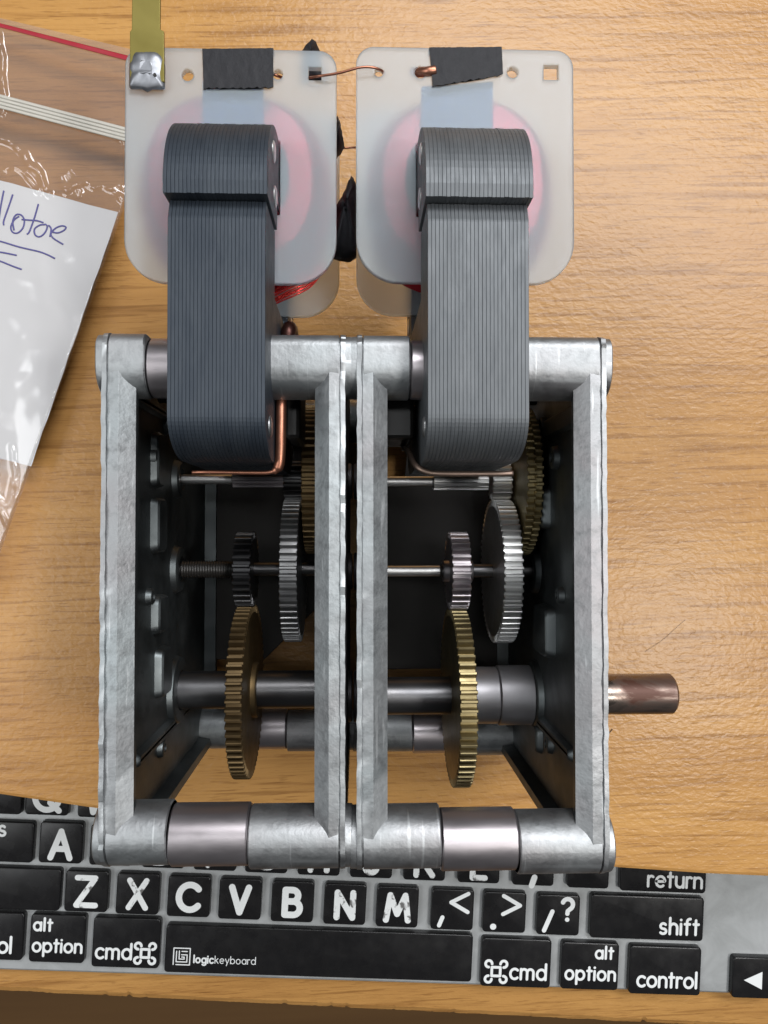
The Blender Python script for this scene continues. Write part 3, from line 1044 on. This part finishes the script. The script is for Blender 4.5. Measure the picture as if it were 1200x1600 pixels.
# ---- the two coil motors
def coil_motor(xa, xb, side, fx0, fx1, fy0, fy1, cx, holes, squares):
    """xa..xb lamination stack; side +1 when the shading ring and rivets face +x; fx: flange extents"""
    n = 26
    pitch = (xb - xa) / n
    upper = [(54.8, 97.7)] + arc(57, 82, 15.6, 15.9, 90, 0, 18) + [(72.6, 45), (60, 45), (60, 82.2), (54.8, 82.2)]
    lower = [(54.6, 95.0), (51.6, 96.1), (51.2, 96.2)] + arc(18.5, 84.5, 7.1, 11.5, 90, 180, 16) + [(11.4, 50), (13, 44), (18, 41), (59.8, 41), (59.8, 55), (42, 55), (42, 82), (54.6, 82)]
    for poly, nm in ((upper, 'lamination_stack'), (lower, 'lamination_stack')):
        mb = PM()
        cy = sum(p[0] for p in poly) / len(poly)
        cz = sum(p[1] for p in poly) / len(poly)
        LM = M_lam if side > 0 else M_lam2
        ext = .45 if poly is upper else 0
        for i in range(n):
            j = random.uniform(-.025, .025)
            k = random.uniform(-.04, .04)
            a = xa - ext + (xb - xa + 2 * ext) * i / n
            b = a + (xb - xa + 2 * ext) / n
            g = pitch * .08
            pp = [(y + k, z + j) for y, z in poly]
            inn = [(cy + (y - cy) * .9965, z - (.09 if z > 60 else -.09)) for y, z in pp]
            mb.loft([[(a, *p) for p in inn], [(a + g, *p) for p in pp], [(b - g * 1.2, *p) for p in pp], [(b, *p) for p in inn]], smooth=False)
        st = mb.build(nm, LM, kind='stuff')
        rivs = ((66.4, 88.5), (59.4, 86)) if poly is upper else ((17.2, 89.0), (46, 47))
        for y, z in rivs:
            for x, sg in ((xa - ext, -1), (xb + ext, 1)):
                r = PM().lathe_x([(x - sg * .3, 1.9), (x + sg * .12, 1.9), (x + sg * .3, 1.5), (x + sg * .36, .7)], y, z, 20)
                r.v = [(a_, b_, c_) for a_, b_, c_ in r.v]
                r.build('rivet', M_steel, parent=st, auto=50)
    # bobbin flanges
    bx0, bx1 = xa - .9, xb + .9
    front = None
    ov = OX, OY
    for zc, hl in ((78.3, True), (55.6, False)):
        loops = [[(x + OX, y + OY) for x, y in rr_loop(fx0 + (0 if hl or side < 0 else 4.5), fx1 - (0 if hl or side > 0 else 4.5), fy0, fy1, 8.0, 10, 1, 3.2)]]
        loops.append([(x + OX, y + OY) for x, y in rr_loop(bx0, bx1, 58.6, 73.4, .6, 3)])
        for hx, hy, r in holes:
            loops.append([(hx + r * math.cos(2 * PI * i / 20) + OX, hy + r * math.sin(2 * PI * i / 20) + OY) for i in range(20)])
        for hx, hy, r in squares:
            loops.append([(hx - r + OX, hy - r + OY), (hx + r + OX, hy - r + OY), (hx + r + OX, hy + r + OY), (hx - r + OX, hy + r + OY)])
        o = curve_solid('bobbin_flange', loops, .5, .28, M_nylon, mo, zc)
        if hl:
            front = o
    # bobbin tube and winding
    mb = PM()
    for z in ():
        pass
    outer = rr_loop(bx0 - .9, bx1 + .9, 57.6, 74.4, 1.2, 4)
    inner = rr_loop(bx0, bx1, 58.6, 73.4, .6, 4)
    mb.loft([[(x, y, 56.4) for x, y in outer], [(x, y, 75.2) for x, y in outer], [(x, y, 75.2) for x, y in inner], [(x, y, 56.4) for x, y in inner]], False, False)
    mb.build('bobbin_tube', M_nylon)
    mb = PM()
    loops = []
    ccx = cx

    def se(rx, ry, z, seed=0):
        out = []
        for i in range(72):
            t = 2 * PI * i / 72
            c, s = math.cos(t), math.sin(t)
            e = .82
            wob = 1 + .010 * nz(c * 2, s * 2, z * .8 + seed)
            out.append((ccx + rx * wob * math.copysign(abs(c) ** e, c), 67.6 + ry * wob * math.copysign(abs(s) ** e, s), z))
        return out
    loops.append(se(11.4, 10.6, 75.8))
    z = 75.6
    loops.append(se(15.4, 15.6, z))
    i = 0
    while z > 57.2:
        bulge = 3.3 * math.sin(PI * max(0, 75.6 - z) / 18.8) ** 1.2 + .22 * nz(z, 3.3, 1.1)
        loops.append(se(16.2 + bulge * .9 + .13, 16.2 + bulge * 1.05 + .13, z - .12, i))
        loops.append(se(16.2 + bulge * .9 - .13, 16.2 + bulge * 1.05 - .13, z - .30, i))
        z -= .42
        i += 1
    loops.append(se(11.4, 10.6, 56.6))
    mb.loft(loops, False, False, smooth=True)
    mb.build('winding', M_red)
    return front


def fpx(x, y, z):
    """photo pixel -> layout millimetres at height z"""
    p = px(x, y, z * .001) * 1000
    return p.x, p.y


def hole(x, y, r):
    a, b = fpx(x, y, 79)
    return a, b - .7, r * (225 - 79) / 1203


OY += .7
fl_l = coil_motor(-31.9, -15.6, 1, -44.05, -4.5, 46.0, 90.5, -24.8, [hole(293, 117, 11.5), hole(434, 116, 10)], [hole(492, 115, 12.5)])
fl_r = coil_motor(11.7, 28.9, -1, -0.2, 41.3, 46.5, 91.5, 20.6, [hole(592, 113, 9), hole(657, 113, 11.5), hole(801, 113, 11)], [hole(861, 113, 14)])


OY -= .7


def tape(pts_px, z, mat, parent, ragged, fold=True, name='tape'):
    """a strip stuck on the flange, given by its top-left, top-right, bottom-right, bottom-left pixel"""
    tl, tr, br, bl = [Vector(fpx(*p, z)) for p in pts_px]
    nx, ny = 26, 9
    top_, bot = [], []
    mb = PM()
    grid = []
    rows = []
    if fold:
        rows = [(-.06, -3.5), (-.03, -1.6), (-.008, -.25)]
    for v, dz in rows + [(j / ny, 0) for j in range(ny + 1)]:
        line = []
        for i in range(nx + 1):
            u = i / nx
            p = (tl * (1 - u) + tr * u) * (1 - v) + (bl * (1 - u) + br * u) * v
            if v >= 1 and ragged:
                p = p + Vector((0, .22 * ((i % 3) - 1) * random.uniform(.1, 1) + .25 * nz(p.x * .6, 1, 2)))
            line.append((p.x, p.y, z + dz + .10 * nz(p.x * 1.1, p.y * 1.1, 4.4) + .07 * nz(p.x * 3, p.y * 3, 1)))
        grid.append(line)
    th = .16
    loops = [g + [(x, y, z_ - th) for x, y, z_ in g[::-1]] for g in grid]
    mb.loft(loops, smooth=True)
    return mb.build(name, mat, parent=parent, auto=45)


for o_, t_, b_ in ((fl_l, [(316, 76), (427, 75), (427, 137), (318, 138)], [(317, 128), (412, 128), (412, 205), (317, 205)]),
                   (fl_r, [(671, 74), (784, 73), (786, 117), (676, 135)], [(658, 136), (770, 128), (770, 200), (658, 205)])):
    tape(t_, 79.45, M_tape, o_, True)
    tape(b_, 77.05, M_tape_blue, o_, False, False, 'blue_tape')

# black tape wads between the coils
for poly, za, zb_ in (([(550, 275), (557, 290), (557, 400), (548, 407), (520, 404), (522, 330), (533, 312), (541, 300)], 60, 74),
                      ([(529, 188), (534, 208), (538, 226), (530, 240), (522, 250), (519, 215), (522, 195)], 59, 70),
                      ([(470, 132), (472, 84), (477, 74), (487, 62), (495, 70), (501, 84), (512, 132)], 66, 71)):
    mb = PM()
    zc = (za + zb_) / 2
    c0 = [fpx(x, y, zc) for x, y in poly]
    b0 = []
    for k in range(len(c0)):
        p, q = Vector(c0[k]), Vector(c0[(k + 1) % len(c0)])
        for t in range(6):
            v_ = p.lerp(q, t / 6)
            b0.append((v_.x, v_.y))
    cx = sum(p[0] for p in b0) / len(b0)
    cy = sum(p[1] for p in b0) / len(b0)
    lps = []
    for k, f in enumerate((.25, .6, .86, .97, 1.0, .98, .9, .72, .45, .15)):
        zz = za + (zb_ - za) * (k / 9) ** .9
        lps.append([(cx + (x - cx) * f + .25 * nz(x * .8, y * .8, k * .5), cy + (y - cy) * f + .25 * nz(x * .8, y * .8, k * .5 + 7), zz + 1.3 * nz(x * .55, y * .3, k * .12)) for x, y in b0])
    mb.loft(lps, smooth=True)
    mb.build('tape_wad', M_tape)

# copper shading rings
def cpt(x, y, z, dy=0):
    a, b = fpx(x, y, z)
    return (a, b + dy, z)


def smooth_path(pts, n=6):
    pts = [Vector(p) for p in pts]
    out = []
    for i in range(len(pts) - 1):
        p0, p1, p2, p3 = pts[max(0, i - 1)], pts[i], pts[i + 1], pts[min(len(pts) - 1, i + 2)]
        for k in range(n):
            t = k / n
            out.append(.5 * ((2 * p1) + (p2 - p0) * t + (2 * p0 - 5 * p1 + 4 * p2 - p3) * t * t + (3 * p1 - p0 - 3 * p2 + p3) * t ** 3))
    out.append(pts[-1])
    return out


PM().tube(smooth_path([(-31, 10.4, 80.2), (-28, 10.4, 81), (-20, 10.3, 81), (-16.4, 10.4, 81), (-14.9, 11.4, 81.2), (-14.5, 14, 81.5), (-14.4, 19, 81.5), (-14.4, 26, 80), (-14.4, 34, 72)]), [.40] * 20 + [.7] * 3 + [.95] * 40, 12).build('shading_ring', M_copper)
PM().tube(smooth_path([(29.2, 10.3, 80.5), (25, 10.2, 81), (15.5, 10.2, 81), (12.6, 10.6, 81), (10.8, 11.8, 80.2), (9.9, 14, 77), (9.6, 16, 70), (9.6, 17, 60)]), .55, 12).build('shading_ring', M_browncu)
PM().tube(smooth_path([(-13.8, 36, 52), (-13.8, 39.5, 66), (-13.8, 40.2, 70), (-14.0, 39, 71.5), (-14.6, 36, 71)]), 1.5, 12).build('shading_ring', M_darkcu)
for k in range(9):
    dx, dy, dz = random.uniform(-.4, .4), -2.0 + .5 * k, random.uniform(-1.1, 1.1)
    PM().tube(smooth_path([(-18.5 + dx, 46.6 + dy * .7, 67 + dz), (-15.5 + dx, 47.3 + dy * .7, 69.5 + dz), (-12.4, 48.4 + dy * .7, 70.5 + dz), (-9.6, 50.2 + dy * .6, 69.5 + dz), (-7.2, 53.5 + dy * .4, 68 + dz)]), .18, 7).build('lead_wire', M_strand)
# rotor bearing brackets behind the cores
for xx, w_ in ((-14.6, 3.2), (4.6, 6.4)):
    PM().box(xx, xx + w_, 17.5, 34, 58, 74).build('bearing_bracket', M_bake, bevel=.8)
for xa, xb in ((-41, -13), (4.8, 37)):
    PM().lathe_x([(xa, 1.2), (xa + .2, 1.4), (xb, 1.4)], 27, 66, 20).build('rotor_shaft', M_dark)

# terminal tab with solder on the left bobbin
mb = PM()
tx0, ty0 = fpx(203, 92, 81)
pts = [fpx(*p, 81) for p in ((202, 126), (202, 48), (205, 44), (206, -60), (250, -60), (249, 44), (255, 46), (256, 126))]
mb.loft([[(x, y, 79.9) for x, y in pts], [(x, y, 80.7) for x, y in pts]])
tab = mb.build('terminal_tab', M_tab, parent=fl_l, bevel=.12)
mb = PM()
loops = []
sx, sy = fpx(228, 105, 81)
for k, (f, dz) in enumerate(((1.0, 0), (1.02, .35), (.93, .8), (.7, 1.15), (.35, 1.3))):
    lp = []
    for x, y in rr_loop(-3.3, 3.3, -3.6, 3.6, .5, 5, 6, 2.6):
        lp.append((sx + x * f, sy + y * f - (.5 if y < -3 and abs(x) < .6 and k < 2 else 0), 79.8 + dz + .38 * nz(x * .5, y * .5, k * .4) * (k > 1)))
    loops.append(lp)
mb.loft(loops, smooth=True)
mb.build('solder_blob', M_solder, parent=tab)
a, b = fpx(240, 113, 82)
mb = PM()
mb.loft([[(a + .32 * math.cos(t * PI / 5), b + .32 * math.sin(t * PI / 5), zz) for t in range(10)] for zz in (80.6, 81.32)])
mb.build('pin_hole', M_bake, parent=tab)

# link wires
PM().tube(smooth_path([cpt(474, 122, 76), cpt(484, 121, 78), cpt(498, 119, 80), cpt(530, 114, 80.5), cpt(560, 106, 80.8), cpt(580, 105, 80.6), cpt(596, 110, 79.5), cpt(601, 116, 76)]), .24, 8).build('link_wire', M_copper)
PM().tube(smooth_path([cpt(520, 233, 62), cpt(540, 231, 63), cpt(562, 230, 62)]), .2, 8).build('link_wire', M_copper)
PM().tube(smooth_path([cpt(422, 114, 77), cpt(430, 117, 78), cpt(440, 121, 77)]), .28, 8).build('link_wire', M_copper)
PM().tube(smooth_path([cpt(646, 113, 76), cpt(655, 113, 78), cpt(668, 112, 79.2), cpt(680, 110, 79.2)]), [.9] * 13 + [.9] * 6, 10).build('link_wire', M_copper)

# ------------------------------------------------------------------ bag, paper note
def quad_grid(tl, tr, br, bl, nu, nv):
    pts = []
    for j in range(nv + 1):
        v = j / nv
        row_ = []
        for i in range(nu + 1):
            u = i / nu
            row_.append(((tl[0] * (1 - u) + tr[0] * u) * (1 - v) + (bl[0] * (1 - u) + br[0] * u) * v,
                         (tl[1] * (1 - u) + tr[1] * u) * (1 - v) + (bl[1] * (1 - u) + br[1] * u) * v))
        pts.append(row_)
    return pts


def seg_d(p, a, b):
    dx, dy = b[0] - a[0], b[1] - a[1]
    qx, qy = p[0] - a[0], p[1] - a[1]
    t = max(0, min(1, (qx * dx + qy * dy) / (dx * dx + dy * dy)))
    return math.hypot(qx - dx * t, qy - dy * t)


folds = [([(-30, 205), (8, 218), (24, 226), (38, 243), (47, 262), (54, 263), (62, 270), (68, 290), (77, 302)], 5, 1.7), ([(94, 276), (104, 298), (116, 288), (132, 284), (146, 292), (160, 288), (178, 296), (193, 316)], 5, 1.3),
         ([(10, 262), (24, 258), (40, 272), (50, 286), (60, 300)], 4, 1.0), ([(-4, 50), (4, 90), (2, 120), (7, 150), (4, 175)], 5, 1.5), ([(-5, 776), (8, 790), (15, 786), (22, 752)], 4, 1.2),
         ([(185, 208), (193, 220), (197, 232)], 3, .8), ([(105, 268), (118, 286), (124, 300)], 4, 1.0), ([(160, 268), (172, 282), (190, 292)], 5, .9), ([(2, 800), (14, 826), (8, 850)], 4, 1.1), ([(18, 700), (24, 742)], 4, .8)]
fbox = [(min(p[0] for p in f[0]) - 4 * f[1], max(p[0] for p in f[0]) + 4 * f[1], min(p[1] for p in f[0]) - 4 * f[1], max(p[1] for p in f[0]) + 4 * f[1]) for f in folds]


def bag_h(x, y):
    """height (mm) of the paper level of the bag at a photo pixel"""
    return 7.0 + .9 * nz(x * .006, y * .006, 2.2) + .25 * nz(x * .02, y * .02, 5)


def film_h(x, y):
    hh = bag_h(x, y) + .95 + .25 * abs(nz(x * .012, y * .012, 9)) + .06 * nz(x * .045, y * .045, 3)
    for (pl, wd, am), fb in zip(folds, fbox):
        if not (fb[0] < x < fb[1] and fb[2] < y < fb[3]):
            continue
        d = min(seg_d((x, y), pl[i], pl[i + 1]) for i in range(len(pl) - 1))
        hh += am * .60 * math.exp(-(d / wd) ** 2) * (1 + .6 * nz(x * .08, y * .08, 8))
    return hh


bag = empty('plastic_bag', 'clear zip-top plastic bag with a red stripe, beside the motor', 'bag', tuple(px(60, 450, 0)), 0)
bl_ = bag.location * 1000


def bag_v(x, y, z):
    p = px(x, y, z * .001) * 1000
    return (p.x - bl_.x, p.y - bl_.y, z)


QT = ((-260, -34), (277, 94), (-30, 948), (-567, 815))
g = quad_grid(*QT, 250, 320)
mb = MB()
lo_, hi_ = [], []
nu = 250
for side in (0, 1):
    base = len(mb.v)
    for j, r in enumerate(g):
        for i, (x, y) in enumerate(r):
            ed = min(i, nu - i) / nu
            k = min(1, ed / .006)
            if side == 0:
                z = 5.6 * (1 - k) + film_h(x, y) * k if i > nu / 2 else film_h(x, y)
            else:
                z = 5.5 * (1 - k) + (2.0 + 1.2 * abs(nz(x * .01, y * .01, 6))) * k
            mb.v.append(bag_v(x, y, z))
    for j in range(320):
        for i in range(nu):
            q = base + j * (nu + 1) + i
            mb.face((q, q + 1, q + nu + 2, q + nu + 1), True)
film = mb.build('film', M_film, bag)


def strip_on_bag(pts_px, w_px, dz, mat, name, tube=False):
    mb = MB()
    n = 40
    a, b = pts_px
    loops = []
    for i in range(n + 1):
        t = i / n
        x, y = a[0] + (b[0] - a[0]) * t, a[1] + (b[1] - a[1]) * t
        w_ = w_px if not isinstance(w_px, tuple) else w_px[0] + (w_px[1] - w_px[0]) * t
        lp = []
        for k in range(8):
            an = 2 * PI * k / 8
            oy = w_ / 2 * math.cos(an)
            p = bag_v(x - .24 * oy * -1 * 0, y + oy, film_h(x, y) + dz + (.10 if not tube else w_ * .05) * math.sin(an))
            lp.append(p)
        loops.append(lp)
    mb.loft(loops, smooth=True)
    return mb.build(name, mat, bag)


strip_on_bag(((-200, -12), (262, 107)), (5, 9), .35, M_redstrip, 'red_stripe')
for k in range(4):
    strip_on_bag(((-220, 92 + k * 5.6), (262, 219 + k * 5.6)), 5.7, .5, M_zip, 'zip_track', True)

note = empty('paper_note', 'creased white paper inside the plastic bag with blue handwriting ending in otor', 'paper', tuple(px(20, 500, .007)), 0)
nl_ = note.location * 1000


def note_v(x, y, z):
    p = px(x, y, z * .001) * 1000
    return (p.x - nl_.x, p.y - nl_.y, z - nl_.z)


def note_h(x, y):
    hh = bag_h(x, y)
    for pl, wd, am in (([(60, 400), (70, 470)], 9, .3), ([(95, 480), (112, 520), (125, 560)], 8, -.35), ([(40, 520), (20, 640)], 16, .5), ([(70, 560), (66, 650)], 12, .5), ([(20, 615), (40, 660)], 5, -.3), ([(100, 400), (140, 470)], 14, .35)):
        d = min(seg_d((x, y), pl[i], pl[i + 1]) for i in range(len(pl) - 1))
        hh += am * math.exp(-(d / wd) ** 2)
    return hh


g = quad_grid((-315, 196), (185, 332), (48, 728), (-452, 602), 70, 60)
mb = MB()
for side in (0, 1):
    base = len(mb.v)
    for r in g:
        for x, y in r:
            wob = 1.2 * nz(x * .03, y * .03, 1)
            mb.v.append(note_v(x + wob, y + wob, note_h(x, y) - .12 * side))
    for j in range(60):
        for i in range(70):
            q = base + j * 71 + i
            mb.face((q, q + 1, q + 72, q + 71), True)
mb.build('sheet', M_paper, note)
ink = [
    [(-22, 372), (-14, 340), (-6, 312), (-4, 336), (-2, 342), (2, 318), (6, 298)],
    [(20, 304), (14, 322), (6, 345), (6, 352)],
    [(30, 338), (22, 344), (17, 355), (20, 363), (28, 364), (36, 356), (38, 344), (33, 336), (25, 336), (20, 346), (22, 360)],
    [(60, 319), (54, 340), (46, 362), (42, 366)],
    [(34, 343), (46, 344), (58, 345), (68, 348)],
    [(70, 351), (62, 352), (54, 358), (55, 367), (62, 370), (70, 364), (74, 354), (70, 350)],
    [(76, 352), (80, 358), (78, 370)],
    [(80, 362), (90, 364), (100, 360), (103, 355), (97, 353), (88, 356), (80, 364), (82, 371), (92, 378), (99, 382)],
    [(-30, 371), (0, 377), (30, 386), (60, 393), (74, 398), (86, 404)],
    [(-20, 393), (0, 394), (26, 399)],
    [(-20, 402), (0, 408), (20, 416), (34, 421)],
]
mb = MB()
for st in ink:
    pth = smooth_path([(x, y, 0) for x, y in st], 5)
    mb.tube([note_v(p.x, p.y, note_h(p.x, p.y) + .06) for p in pth], .24, 6)
mb.build('handwriting', M_ink, note)

# ------------------------------------------------------------------ stray hairs on the desk
for pts, lab, r in (([(1008, 1018), (1035, 1000), (1052, 985), (1071, 968)], 'long fine hair lying on the desk right of the motor above the shaft', .035),
                    ([(947, 1150), (952, 1145), (957, 1139)], 'short dark hair lying on the desk just below the rusty shaft', .13)):
    p0 = px(*pts[0], 0)
    mb = MB().tube(smooth_path([(px(x, y, .0002) - p0) * 1000 for x, y in pts], 5), r, 6)
    o = mb.build('hair', M_hair)
    o.location = p0
    o['label'] = lab
    o['category'] = 'hair'
